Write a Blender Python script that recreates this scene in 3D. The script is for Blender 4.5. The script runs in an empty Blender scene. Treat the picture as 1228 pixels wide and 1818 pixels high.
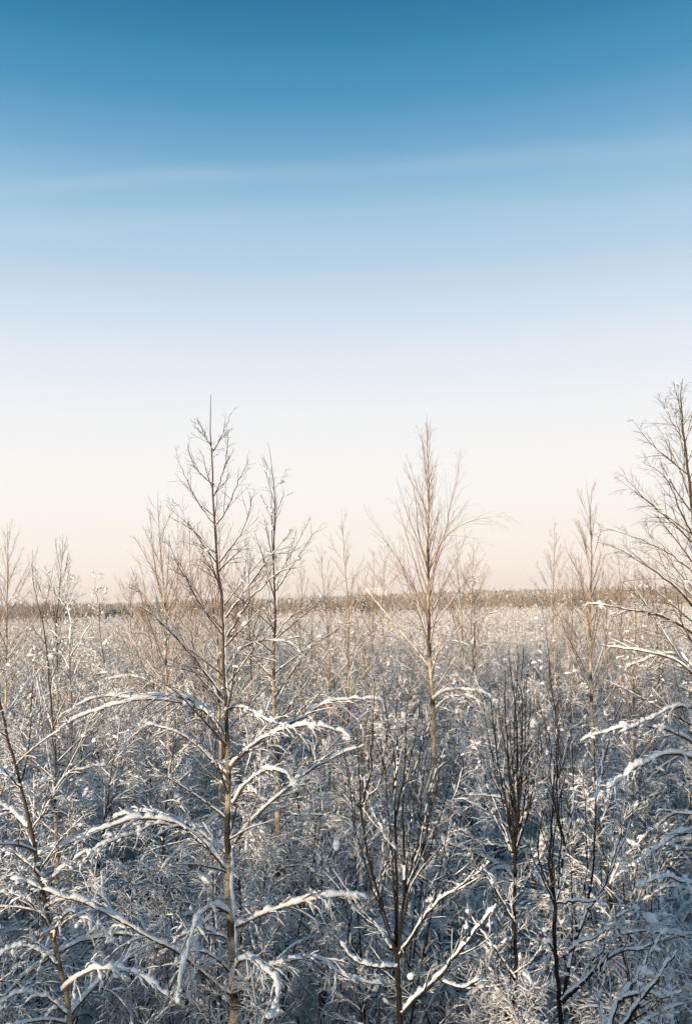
import bpy, math, random
import numpy as np
from mathutils import Matrix, Vector

# ------------------------------------------------------------------ camera
sc = bpy.context.scene
col = sc.collection
FPX, CX, CY = 1616.0, 614.0, 909.0          # lens in photograph pixels
CAMZ, PITCH, ROLL = 5.0, 5.87, -1.4
cam_d = bpy.data.cameras.new("camera"); cam = bpy.data.objects.new("camera", cam_d)
col.objects.link(cam); sc.camera = cam
cam_d.sensor_fit = 'VERTICAL'; cam_d.sensor_height = 36.0; cam_d.sensor_width = 24.0
cam_d.lens = 36.0 * FPX / 1818.0
cam_d.clip_start = 0.1; cam_d.clip_end = 9000
ROT = Matrix.Rotation(math.radians(90 + PITCH), 3, 'X') @ Matrix.Rotation(math.radians(ROLL), 3, 'Z')
cam.matrix_world = Matrix.Translation((0, 0, CAMZ)) @ ROT.to_4x4()
RN = np.array(ROT)

def at(px, py, y):
    """world point seen at photograph pixel (px, py), at distance y along the ground"""
    d = RN @ np.array([(px - CX) / FPX, -(py - CY) / FPX, -1.0])
    return np.array([0, 0, CAMZ]) + d * (y / d[1])

# ------------------------------------------------------------------ light
SUN_AZ, SUN_EL = 215.0, 7.0                  # behind the camera, to the left, low
w = bpy.data.worlds.new("World"); sc.world = w; w.use_nodes = True
nt = w.node_tree; nt.nodes.clear()
N = nt.nodes.new; Lk = nt.links.new
out = N('ShaderNodeOutputWorld'); bg = N('ShaderNodeBackground'); bg.inputs['Strength'].default_value = 0.1
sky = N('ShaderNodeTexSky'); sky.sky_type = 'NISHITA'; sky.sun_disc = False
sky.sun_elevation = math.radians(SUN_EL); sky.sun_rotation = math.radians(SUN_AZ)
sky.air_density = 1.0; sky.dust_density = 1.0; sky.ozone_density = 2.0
tc = N('ShaderNodeTexCoord'); sep = N('ShaderNodeSeparateXYZ'); Lk(tc.outputs['Generated'], sep.inputs[0])
ramp = N('ShaderNodeValToRGB'); Lk(sep.outputs['Z'], ramp.inputs[0])
def srgb(r, g, b):
    f = lambda c: (c/255/12.92) if c/255 <= .04045 else ((c/255+.055)/1.055)**2.4
    return (f(r), f(g), f(b), 1)
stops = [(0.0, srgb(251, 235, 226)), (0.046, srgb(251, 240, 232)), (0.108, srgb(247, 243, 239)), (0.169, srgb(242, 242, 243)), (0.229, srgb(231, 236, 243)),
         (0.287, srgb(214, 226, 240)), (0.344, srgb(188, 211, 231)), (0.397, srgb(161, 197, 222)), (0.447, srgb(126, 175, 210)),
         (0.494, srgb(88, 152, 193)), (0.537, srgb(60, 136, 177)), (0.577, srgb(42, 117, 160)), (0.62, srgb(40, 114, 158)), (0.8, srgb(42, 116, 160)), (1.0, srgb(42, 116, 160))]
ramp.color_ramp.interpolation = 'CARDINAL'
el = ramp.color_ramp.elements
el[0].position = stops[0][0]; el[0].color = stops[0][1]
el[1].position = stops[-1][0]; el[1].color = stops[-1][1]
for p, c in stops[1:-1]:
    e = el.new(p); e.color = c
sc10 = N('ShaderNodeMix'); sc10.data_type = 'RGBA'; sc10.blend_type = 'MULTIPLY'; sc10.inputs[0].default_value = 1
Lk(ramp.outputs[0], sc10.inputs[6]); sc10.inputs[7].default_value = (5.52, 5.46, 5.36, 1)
# thin high streaks of cirrus
def M(op, a_, b_=None, c_=None):
    n_ = N('ShaderNodeMath'); n_.operation = op
    for k_, v_ in enumerate((a_, b_, c_)):
        if v_ is None: continue
        if isinstance(v_, (int, float)): n_.inputs[k_].default_value = v_
        else: Lk(v_, n_.inputs[k_])
    return n_.outputs[0]
zc = M('MAXIMUM', sep.outputs['Z'], .02)
uu = M('DIVIDE', sep.outputs['X'], zc); vv = M('DIVIDE', sep.outputs['Y'], zc)   # position on the cloud layer
vs = M('MULTIPLY_ADD', uu, .075, vv)
cv = N('ShaderNodeCombineXYZ'); Lk(M('MULTIPLY', uu, .55), cv.inputs[0]); Lk(M('MULTIPLY', vs, 1.7), cv.inputs[1])
nz = N('ShaderNodeTexNoise'); nz.inputs['Scale'].default_value = 1.0; nz.inputs['Detail'].default_value = 4; nz.inputs['Roughness'].default_value = .5
Lk(cv.outputs[0], nz.inputs['Vector'])
vw = M('ADD', vs, M('MULTIPLY', M('SUBTRACT', nz.outputs[0], .5), .34))
def band(c, wd, am): return M('MULTIPLY', M('EXPONENT', M('MULTIPLY', M('POWER', M('DIVIDE', M('ABSOLUTE', M('SUBTRACT', vw, c)), wd), 2), -1)), am)
bands = M('ADD', M('ADD', band(2.00, .05, .22), band(2.26, .06, .11)), M('ADD', M('ADD', band(2.72, .05, .10), band(4.35, .06, .2)), band(3.3, .1, .1)))
pn = N('ShaderNodeMapRange'); pn.inputs[1].default_value = .4; pn.inputs[2].default_value = .66; Lk(nz.outputs[0], pn.inputs[0])
cr = N('ShaderNodeMath'); cr.operation = 'MULTIPLY'; Lk(bands, cr.inputs[0]); Lk(pn.outputs[0], cr.inputs[1])
cl = N('ShaderNodeMix'); cl.data_type = 'RGBA'; Lk(cr.outputs[0], cl.inputs[0]); Lk(sc10.outputs[2], cl.inputs[6]); cl.inputs[7].default_value = (4.05, 4.15, 4.4, 1)
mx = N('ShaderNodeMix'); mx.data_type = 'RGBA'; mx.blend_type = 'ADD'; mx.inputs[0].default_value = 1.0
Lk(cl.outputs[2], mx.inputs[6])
# low sun's glow above a cutoff, added to the sky to lift ambient light
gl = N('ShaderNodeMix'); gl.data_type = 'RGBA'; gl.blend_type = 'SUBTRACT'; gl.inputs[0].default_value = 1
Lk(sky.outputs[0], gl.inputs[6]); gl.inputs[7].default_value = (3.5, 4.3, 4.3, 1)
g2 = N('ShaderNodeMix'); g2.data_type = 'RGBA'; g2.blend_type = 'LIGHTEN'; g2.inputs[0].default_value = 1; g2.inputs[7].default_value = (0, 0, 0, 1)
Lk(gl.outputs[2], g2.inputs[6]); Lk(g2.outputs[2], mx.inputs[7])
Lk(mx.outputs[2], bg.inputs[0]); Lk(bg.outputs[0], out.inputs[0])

sun_d = bpy.data.lights.new("sun", 'SUN'); sun = bpy.data.objects.new("sun", sun_d); col.objects.link(sun)
sun_d.energy = 3.0; sun_d.angle = math.radians(0.6); sun_d.color = (1.0, 0.80, 0.58)
a = math.radians(SUN_AZ); e_ = math.radians(SUN_EL)
sdir = Vector((math.sin(a)*math.cos(e_), math.cos(a)*math.cos(e_), math.sin(e_)))
sun.rotation_euler = sdir.to_track_quat('Z', 'Y').to_euler()
sc.view_settings.view_transform = 'Standard'; sc.view_settings.look = 'None'
sc.view_settings.exposure = 0.95; sc.view_settings.gamma = 1.0; sc.view_settings.use_curve_mapping = False
sc.render.engine = 'CYCLES'
sc.cycles.max_bounces = 12; sc.cycles.diffuse_bounces = 7

# ------------------------------------------------------------------ materials
def mat(name):
    m = bpy.data.materials.new(name); m.use_nodes = True
    b = m.node_tree.nodes['Principled BSDF']; return m, m.node_tree, b

def simple(name, c1, c2, scale=8, rough=.9, bump=0.0, obj_rand=0.0):
    m, t, b = mat(name)
    tcn = t.nodes.new('ShaderNodeTexCoord')
    n = t.nodes.new('ShaderNodeTexNoise'); n.inputs['Scale'].default_value = scale; n.inputs['Detail'].default_value = 5
    t.links.new(tcn.outputs['Object'], n.inputs['Vector'])
    r = t.nodes.new('ShaderNodeValToRGB'); r.color_ramp.elements[0].position = .35; r.color_ramp.elements[1].position = .65
    r.color_ramp.elements[0].color = (*c1, 1); r.color_ramp.elements[1].color = (*c2, 1)
    t.links.new(n.outputs[0], r.inputs[0]); t.links.new(r.outputs[0], b.inputs['Base Color'])
    b.inputs['Roughness'].default_value = rough
    b.inputs['Specular IOR Level'].default_value = .2
    if bump:
        bp = t.nodes.new('ShaderNodeBump'); bp.inputs['Strength'].default_value = bump; bp.inputs['Distance'].default_value = .01
        t.links.new(n.outputs[0], bp.inputs['Height']); t.links.new(bp.outputs[0], b.inputs['Normal'])
    return m

M_SNOW = simple('snow', (.83, .83, .83), (.90, .895, .885), 30, .75, .5)
M_GROUND = simple('snow_ground', (.60, .61, .64), (.80, .81, .84), 1.3, .85, .6)
M_TWIG = simple('birch_twig_bark', (.05, .034, .024), (.105, .07, .046), 20, .7)
M_DARK = simple('alder_bark', (.010, .009, .008), (.024, .019, .015), 25, .8)
M_FARTWIG = simple('sunlit_distant_twig_bark', (.19, .13, .085), (.34, .235, .155), 3, .8)  # twig brown with the warm light on the farther birches mixed in
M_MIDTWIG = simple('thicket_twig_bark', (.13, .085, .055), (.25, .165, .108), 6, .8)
M_NEEDLE = simple('pine_needles', (.018, .03, .026), (.045, .06, .042), 2, .9)
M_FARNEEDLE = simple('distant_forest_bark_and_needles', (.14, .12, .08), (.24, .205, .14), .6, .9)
M_WALL = simple('white_wall', (.78, .77, .74), (.82, .81, .78), 1, .8)
M_ROOF = simple('snowy_roof', (.8, .8, .82), (.85, .85, .86), 1, .8)
M_PANE = simple('dark_window_glass', (.03, .035, .045), (.05, .055, .06), 1, .15)

def bark_birch():
    m, t, b = mat('birch_trunk_bark')
    nd = t.nodes.new; lk = t.links.new
    tcn = nd('ShaderNodeTexCoord')
    at_ = nd('ShaderNodeAttribute'); at_.attribute_name = 'thick'
    kn = nd('ShaderNodeAttribute'); kn.attribute_name = 'knot'
    mpn = nd('ShaderNodeMapping'); mpn.inputs['Scale'].default_value = (6, 6, 55); lk(tcn.outputs['Object'], mpn.inputs[0])
    n1 = nd('ShaderNodeTexNoise'); n1.inputs['Scale'].default_value = 1.4; n1.inputs['Detail'].default_value = 4; lk(mpn.outputs[0], n1.inputs['Vector'])
    n2 = nd('ShaderNodeTexNoise'); n2.inputs['Scale'].default_value = 9; n2.inputs['Detail'].default_value = 4; lk(tcn.outputs['Object'], n2.inputs['Vector'])
    pale = nd('ShaderNodeValToRGB'); e = pale.color_ramp.elements
    e[0].position = .3; e[0].color = (.34, .25, .15, 1); e[1].position = .62; e[1].color = (.62, .52, .37, 1); lk(n2.outputs[0], pale.inputs[0])
    dk = nd('ShaderNodeMapRange'); dk.inputs[1].default_value = .56; dk.inputs[2].default_value = .66; lk(n1.outputs[0], dk.inputs[0])
    m1 = nd('ShaderNodeMix'); m1.data_type = 'RGBA'; lk(dk.outputs[0], m1.inputs[0]); lk(pale.outputs[0], m1.inputs[6]); m1.inputs[7].default_value = (.05, .038, .03, 1)
    # knot = dark collars where limbs leave
    ad = nd('ShaderNodeMath'); ad.operation = 'MULTIPLY_ADD'; lk(n2.outputs[0], ad.inputs[0]); ad.inputs[1].default_value = .8; lk(kn.outputs['Fac'], ad.inputs[2])
    kr = nd('ShaderNodeMapRange'); kr.inputs[1].default_value = .8; kr.inputs[2].default_value = 1.05; lk(ad.outputs[0], kr.inputs[0])
    m2 = nd('ShaderNodeMix'); m2.data_type = 'RGBA'; lk(kr.outputs[0], m2.inputs[0]); lk(m1.outputs[2], m2.inputs[6]); m2.inputs[7].default_value = (.035, .026, .02, 1)
    # thin wood is still brown
    a2 = nd('ShaderNodeMath'); a2.operation = 'MULTIPLY_ADD'; lk(n2.outputs[0], a2.inputs[0]); a2.inputs[1].default_value = .012; lk(at_.outputs['Fac'], a2.inputs[2])
    tr = nd('ShaderNodeMapRange'); tr.inputs[1].default_value = .0205; tr.inputs[2].default_value = .030; lk(a2.outputs[0], tr.inputs[0])
    m3 = nd('ShaderNodeMix'); m3.data_type = 'RGBA'; lk(tr.outputs[0], m3.inputs[0]); m3.inputs[6].default_value = (.062, .041, .029, 1); lk(m2.outputs[2], m3.inputs[7])
    lk(m3.outputs[2], b.inputs['Base Color']); b.inputs['Roughness'].default_value = .65
    b.inputs['Specular IOR Level'].default_value = .25
    bp = nd('ShaderNodeBump'); bp.inputs['Strength'].default_value = .5; bp.inputs['Distance'].default_value = .004
    lk(n1.outputs[0], bp.inputs['Height']); lk(bp.outputs[0], b.inputs['Normal'])
    return m
M_BIRCH = bark_birch()
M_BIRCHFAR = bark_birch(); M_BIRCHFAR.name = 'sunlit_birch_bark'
for n_ in M_BIRCHFAR.node_tree.nodes:        # slimmer trees turn pale earlier; warm sunlight is painted into their brown
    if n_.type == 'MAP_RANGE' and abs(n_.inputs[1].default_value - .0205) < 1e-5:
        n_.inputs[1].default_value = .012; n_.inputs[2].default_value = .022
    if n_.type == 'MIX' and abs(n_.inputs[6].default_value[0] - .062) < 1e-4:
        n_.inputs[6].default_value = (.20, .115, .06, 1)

# ------------------------------------------------------------------ geometry helpers
class Geo:
    def __init__(s): s.v=[]; s.f=[]; s.t=[]; s.th=[]; s.mi=[]; s.n=0
    def add(s, V, F, th=None, mi=0):
        if len(V) == 0: return
        s.v.append(V)
        (s.f if F.shape[1] == 4 else s.t).append((F + s.n, mi))
        s.th.append(th if th is not None else np.zeros(len(V))); s.n += len(V)
    def mesh(s, name, mats, smooth=True, thick=False, knots=None, origin=(0,0,0)):
        me = bpy.data.meshes.new(name)
        V = np.concatenate(s.v) - np.array(origin)
        me.vertices.add(len(V)); me.vertices.foreach_set('co', V.astype(np.float32).ravel())
        fl = [f for f, _ in s.f]; tl = [f for f, _ in s.t]
        nq = sum(len(f) for f in fl); ntr = sum(len(f) for f in tl)
        idx = np.concatenate([f.ravel() for f in fl + tl]).astype(np.int32)
        tot = np.concatenate([np.full(nq, 4), np.full(ntr, 3)]).astype(np.int32)
        mi = np.concatenate([np.full(len(f), m) for f, m in s.f + s.t]).astype(np.int32)
        me.loops.add(len(idx)); me.loops.foreach_set('vertex_index', idx)
        me.polygons.add(len(tot))
        me.polygons.foreach_set('loop_start', np.concatenate([[0], np.cumsum(tot)[:-1]]).astype(np.int32))
        me.polygons.foreach_set('loop_total', tot)
        me.polygons.foreach_set('material_index', mi)
        me.polygons.foreach_set('use_smooth', np.full(len(tot), smooth))
        for m in mats: me.materials.append(m)
        if thick:
            at_ = me.attributes.new('thick', 'FLOAT', 'POINT'); at_.data.foreach_set('value', np.concatenate(s.th).astype(np.float32))
            kv = np.zeros(len(V), np.float32)
            if knots is not None and len(knots):
                z = V[:, 2] + origin[2]
                for kz in knots: kv = np.maximum(kv, np.exp(-((z - kz) / .035) ** 2) * .8)
            k_ = me.attributes.new('knot', 'FLOAT', 'POINT'); k_.data.foreach_set('value', kv.astype(np.float32))
        me.update(calc_edges=True)
        return me

def tangents(P):
    T = np.empty_like(P)
    T[:, 1:-1] = P[:, 2:] - P[:, :-2]; T[:, 0] = P[:, 1] - P[:, 0]; T[:, -1] = P[:, -1] - P[:, -2]
    return T / (np.linalg.norm(T, axis=2, keepdims=True) + 1e-9)

def ring_faces(q, n, S):
    base = np.arange(q)[:, None, None] * (n * S)
    i = np.arange(n - 1)[None, :, None] * S; j = np.arange(S)[None, None, :]; j2 = (j + 1) % S
    a = base + i + j; b = base + i + j2
    return np.stack([a, b, b + S, a + S], -1).reshape(-1, 4)

def tubes(g, P, R, S=4, mi=0, rough=0.0, rng=None):
    q, n, _ = P.shape
    if q == 0: return
    T = tangents(P)
    m = np.abs(T[:, :, 2]).mean(1) > .8
    ref = np.where(m[:, None], np.array([1., 0, 0]), np.array([0, 0, 1.]))[:, None, :]
    A = np.cross(T, ref); A /= np.linalg.norm(A, axis=2, keepdims=True) + 1e-9
    B = np.cross(A, T)
    an = np.arange(S) * 2 * np.pi / S + .3
    rr = np.broadcast_to(R[:, :, None], (q, n, S)).copy()
    if rough: rr *= 1 + rng.uniform(-rough, rough, rr.shape)
    V = P[:, :, None] + rr[..., None] * (A[:, :, None] * np.cos(an)[None, None, :, None] + B[:, :, None] * np.sin(an)[None, None, :, None])
    g.add(V.reshape(-1, 3), ring_faces(q, n, S), np.repeat(R.reshape(-1), S), mi)

def upsample(P, R):
    q, n, _ = P.shape
    P2 = np.empty((q, 2*n-1, 3)); R2 = np.empty((q, 2*n-1))
    P2[:, ::2] = P; P2[:, 1::2] = (P[:, 1:] + P[:, :-1]) / 2
    R2[:, ::2] = R; R2[:, 1::2] = (R[:, 1:] + R[:, :-1]) / 2
    return P2, R2

def snow(g, P, R, amt, rng, S=5, up=1, hmin=.0, gap=.15, mi=0, keep=1.0, wide=.5):
    """snow lying along the upper side of the wood; thickness follows how level the wood is"""
    if keep < 1:
        k = rng.random(len(P)) < keep; P = P[k]; R = R[k]
    if len(P) == 0: return
    for _ in range(up): P, R = upsample(P, R)
    q, n, _ = P.shape
    T = tangents(P)
    h = np.clip(np.hypot(T[..., 0], T[..., 1]), hmin, 1)
    base = rng.uniform(.55, 1.25, (q, 1)); slow = rng.uniform(.4, 1.35, (q, max(2, n // 3 + 2)))
    xi = np.linspace(0, slow.shape[1] - 1.001, n); i0 = xi.astype(int); fr = xi - i0
    sl = slow[:, i0] * (1 - fr) + slow[:, i0 + 1] * fr
    s = amt * base * sl * rng.uniform(.75, 1.25, (q, n)) * h ** 1.3
    s *= np.where(rng.random((q, n)) < gap, .15, 1)
    if hmin == 0: s *= np.clip((h - .28) * 5, 0, 1)
    s[:, 0] *= .2; s[:, -1] *= .35
    side = np.stack([T[..., 1], -T[..., 0], np.zeros((q, n))], -1)
    sn = np.linalg.norm(side, axis=2, keepdims=True)
    side = np.where(sn > .05, side / (sn + 1e-9), np.array([1., 0, 0]))
    U = np.cross(side, T); U = np.where(U[..., 2:3] < 0, -U, U)
    on = s > amt * .1
    wd = np.where(on, R * .8 + wide * s, R * .4); ht = np.where(on, .5 * s + R * .25, R * .4)
    cen = P + U * np.where(on, R * .8 + .40 * s, 0)[..., None]
    cen[..., 2] += np.where(on, .12 * s, 0)
    an = np.arange(S) * 2 * np.pi / S + np.pi / 2
    jit = 1 + rng.uniform(-.18, .18, (q, n, S))
    V = cen[:, :, None] + (side[:, :, None] * (np.cos(an) * jit)[..., None] * wd[:, :, None, None]
                           + U[:, :, None] * (np.sin(an) * jit)[..., None] * ht[:, :, None, None])
    F = ring_faces(q, n, S)
    g.add(V.reshape(-1, 3), F, None, mi)

def ico(sub):
    t = (1 + 5 ** .5) / 2
    v = [(-1,t,0),(1,t,0),(-1,-t,0),(1,-t,0),(0,-1,t),(0,1,t),(0,-1,-t),(0,1,-t),(t,0,-1),(t,0,1),(-t,0,-1),(-t,0,1)]
    f = [(0,11,5),(0,5,1),(0,1,7),(0,7,10),(0,10,11),(1,5,9),(5,11,4),(11,10,2),(10,7,6),(7,1,8),(3,9,4),(3,4,2),(3,2,6),(3,6,8),(3,8,9),(4,9,5),(2,4,11),(6,2,10),(8,6,7),(9,8,1)]
    v = [np.array(x) / np.linalg.norm(x) for x in v]
    for _ in range(sub):
        c = {}; nf = []
        def mid(a, b):
            k = (min(a, b), max(a, b))
            if k not in c:
                m = v[a] + v[b]; v.append(m / np.linalg.norm(m)); c[k] = len(v) - 1
            return c[k]
        for a, b, d in f:
            x, y, z = mid(a, b), mid(b, d), mid(d, a); nf += [(a, x, z), (b, y, x), (d, z, y), (x, y, z)]
        f = nf
    return np.array(v), np.array(f)
ICO0 = ico(0); ICO1 = ico(1)

def lumps(g, C, size, rng, mi=0, tmpl=ICO1, T=None):
    """uneven clumps of snow caught on the twigs"""
    q = len(C)
    if q == 0: return
    if T is None: T = rng.normal(0, 1, (q, 3)); T[:, 2] *= .4; T /= np.linalg.norm(T, axis=1, keepdims=True)
    size = np.broadcast_to(size, (q,))
    C = np.concatenate([C, C + T * size[:, None] * rng.uniform(.6, 1.3, (q, 1)) + [0, 0, -.003], C - T * size[:, None] * rng.uniform(.6, 1.5, (q, 1)) + rng.normal(0, .006, (q, 3))])
    T = np.concatenate([T] * 3); size = np.concatenate([size, size * rng.uniform(.4, .9, q), size * rng.uniform(.3, .75, q)]); q *= 3
    v, f = tmpl
    sx = size * rng.uniform(.8, 1.5, q); sy = size * rng.uniform(.7, 1.2, q); sz = size * rng.uniform(.55, 1.0, q)
    V = v[None] * (1 + rng.uniform(-.28, .22, (q, len(v), 1)))
    an = rng.uniform(0, 6.28, q) if T is None else np.arctan2(T[:, 1], T[:, 0])
    X = V[..., 0] * sx[:, None]; Y = V[..., 1] * sy[:, None]; Z = V[..., 2] * sz[:, None]
    if T is not None: Z = Z + X * np.clip(T[:, 2] / (np.hypot(T[:, 0], T[:, 1]) + .2), -1.2, 1.2)[:, None]
    c, s_ = np.cos(an)[:, None], np.sin(an)[:, None]
    W = np.stack([X * c - Y * s_, X * s_ + Y * c, Z], -1) + C[:, None]
    F = (f[None] + (np.arange(q) * len(v))[:, None, None]).reshape(-1, 3)
    g.add(W.reshape(-1, 3), F, None, mi)

def catmull(pts, n):
    p = np.array(pts, float)
    if len(p) == 2: return p[0] + (p[1] - p[0]) * np.linspace(0, 1, n)[:, None]
    q = np.vstack([2 * p[0] - p[1], p, 2 * p[-1] - p[-2]])
    seg = np.linalg.norm(np.diff(p, axis=0), axis=1); cum = np.concatenate([[0], np.cumsum(seg)])
    s = np.linspace(0, cum[-1], n); o = []
    for x in s:
        i = min(np.searchsorted(cum, x, side='right') - 1, len(p) - 2); t = (x - cum[i]) / (seg[i] + 1e-9)
        a, b, c, d = q[i], q[i+1], q[i+2], q[i+3]
        o.append(.5 * ((2*b) + (c-a)*t + (2*a-5*b+4*c-d)*t*t + (3*b-a-3*c+d)*t**3))
    return np.array(o)

def plen(P): return np.linalg.norm(np.diff(P, axis=1), axis=2).sum(1)

def spawn(rng, P, R, K, t0, t1, ang, asd, lfn, n, up, wig, rfac, rmax, rtip, golden=False, flat=0.0):
    """K children per parent curve; up<0 lets them droop"""
    q, m, _ = P.shape
    t = t0 + (t1 - t0) * (np.arange(K)[None] + rng.uniform(0, 1, (q, K))) / K
    x = t * (m - 1); i = np.minimum(x.astype(int), m - 2); f = (x - i)[..., None]
    qi = np.arange(q)[:, None]
    B = P[qi, i] * (1 - f) + P[qi, i + 1] * f
    T = P[qi, i + 1] - P[qi, i]; T /= np.linalg.norm(T, axis=2, keepdims=True) + 1e-9
    Rb = R[qi, i] * (1 - f[..., 0]) + R[qi, i + 1] * f[..., 0]
    pl = plen(P)[:, None]
    ref = np.where(np.abs(T[..., 2:3]) > .8, np.array([1., 0, 0]), np.array([0, 0, 1.]))
    A = np.cross(T, ref); A /= np.linalg.norm(A, axis=2, keepdims=True) + 1e-9
    C = np.cross(A, T)
    if golden: az = np.arange(K)[None] * 2.39996 + rng.uniform(0, 6.28, (q, 1)) + rng.uniform(-.5, .5, (q, K))
    else: az = np.where(rng.random((q, K)) < .5, 0, np.pi) + rng.normal(0, 1.3 * (1 - flat) + .15, (q, K))
    an = np.radians(ang(t) if callable(ang) else ang) + np.radians(rng.normal(0, asd, (q, K)))
    D = T * np.cos(an)[..., None] + (A * np.cos(az)[..., None] + C * np.sin(az)[..., None]) * np.sin(an)[..., None]
    L = lfn(t, pl) * rng.uniform(.6, 1.25, (q, K))
    B = B.reshape(-1, 3); D = D.reshape(-1, 3); L = L.reshape(-1); Rb = Rb.reshape(-1); tt = t.reshape(-1)
    u = (up(tt) if callable(up) else np.full(len(L), up)) * rng.uniform(.6, 1.4, len(L))
    out = np.empty((len(L), n, 3)); out[:, 0] = B
    for j in range(1, n):
        D = D + np.array([0, 0, 1.]) * (u / (n - 1))[:, None] + rng.normal(0, wig, D.shape)
        D /= np.linalg.norm(D, axis=1, keepdims=True)
        out[:, j] = out[:, j-1] + D * (L / (n - 1))[:, None]
    r0 = np.minimum(Rb * rfac, rmax * (.4 + .6 * L / (L.max() + 1e-9)))
    s = np.linspace(0, 1, n)[None] ** .9
    return out, r0[:, None] * (1 - s) + rtip * s

# ------------------------------------------------------------------ scene bookkeeping
def tag(o, label=None, cat=None, group=None, kind=None):
    if label: o['label'] = label
    if cat: o['category'] = cat
    if group: o['group'] = group
    if kind: o['kind'] = kind
    return o
def link(name, me, parent=None, loc=(0,0,0)):
    o = bpy.data.objects.new(name, me); col.objects.link(o); o.location = loc
    if parent: o.parent = parent
    return o
def root(name, loc, label, cat, group=None):
    o = bpy.data.objects.new(name, None); col.objects.link(o); o.location = loc; o.empty_display_size = .2
    return tag(o, label, cat, group)

# ------------------------------------------------------------------ ground and far country
def gh(x, y):
    """height of the snowfield: flat marsh, slight swells, a low ridge far off that rises to the right"""
    x = np.asarray(x, float); y = np.asarray(y, float)
    r = np.hypot(x, y)
    h = .12 * np.sin(x * .31 + 1) * np.sin(y * .27) + .08 * np.sin(x * .9 + y * .7)
    h = h * np.clip(1.5 - r / 200, .0, 1)
    k = np.clip((r - 420) / 900, 0, 1); k = k * k * (3 - 2 * k)
    return h + k * (3.5 + 3 * np.sin(x / 230 + .4) + 2 * np.sin(x / 90))
nr, na = 90, 120
rr = np.concatenate([[0], np.geomspace(1.5, 4500, nr)]); aa = np.arange(na) * 2 * np.pi / na
X = (rr[:, None] * np.cos(aa)).ravel(); Y = (rr[:, None] * np.sin(aa)).ravel()
g = Geo(); 
i = np.arange(nr)[:, None] * na; j = np.arange(na)[None]; j2 = (j + 1) % na
g.add(np.stack([X, Y, gh(X, Y)], -1), np.stack([i + j, i + na + j, i + na + j2, i + j2], -1).reshape(-1, 4))
tag(link('snow_ground', g.mesh('snow_ground', [M_GROUND])), kind='structure')

# ------------------------------------------------------------------ birch limbs
def limb(rng, P, R, gw, gs, hb):
    """one main limb (a single curve) with its twigs, and the snow on them"""
    P = P[None]; R = R[None]; L = plen(P)[0]
    tubes(gw, P, R, 6 if R.max() > .006 else 5)
    amt = hb['snow']
    if amt: snow(gs, P, R, amt * (.45 + .55 * min(1, L / 1.2)), rng, 7, 2, gap=hb.get('gap', .04))
    if amt > .015:      # crumbs and pads lying along the top of the limb
        nc = int(L * 16); ic = rng.integers(1, P.shape[1] - 1, nc); fc = rng.random((nc, 1)); Cc = P[0, ic] * (1 - fc) + P[0, ic + 1] * fc
        lumps(gs, Cc + np.stack([rng.normal(0, amt * .2, nc), rng.normal(0, amt * .2, nc), np.full(nc, amt * .55)], -1), amt * .25 * rng.uniform(.5, 1.5, nc), rng, tmpl=ICO0, T=tangents(P)[0, ic])
    k = max(3, int(L * hb['k2']))
    P2, R2 = spawn(rng, P, R, k, .12, .97, hb.get('a2', 42), 11, lambda t, l: (hb['l2'] * l * (1.08 - t)) + .05, 6,
                   hb['up2'], hb.get('wig', .045), .62, hb.get('r2', .0042), hb.get('rt', .0013), flat=.5)
    tubes(gw, P2, R2, 4)
    if amt: snow(gs, P2, R2, amt * hb.get('s2', .46), rng, 4, 1 if amt > .02 else 0, hmin=.3, gap=.2, keep=hb.get('keep', 1) * .85)
    P3, R3 = spawn(rng, P2, R2, hb['k3'], .15, 1, 38, 12, lambda t, l: (.42 * l * (1.1 - .6 * t)) + .03, 4,
                   hb['up2'] * 1.1, .045, .8, .0026, hb.get('rt', .0013) * .85, flat=.3)
    tubes(gw, P3, R3, 3)
    if amt and hb.get('s3', 1): snow(gs, P3, R3, amt * hb.get('s3', .28), rng, 4, 0, hmin=.3, gap=.25, keep=hb.get('keep', 1) * .65, wide=.4)
    nl = int(hb['lump'] * L * 6 + rng.random())
    if nl:
        A = P2.reshape(-1, 3)
        C = A[rng.integers(0, len(A), nl)]
        lumps(gs, C + np.array([0, 0, .006]), hb.get('ls', .022) * rng.uniform(.5, 1.6, nl), rng)

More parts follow.
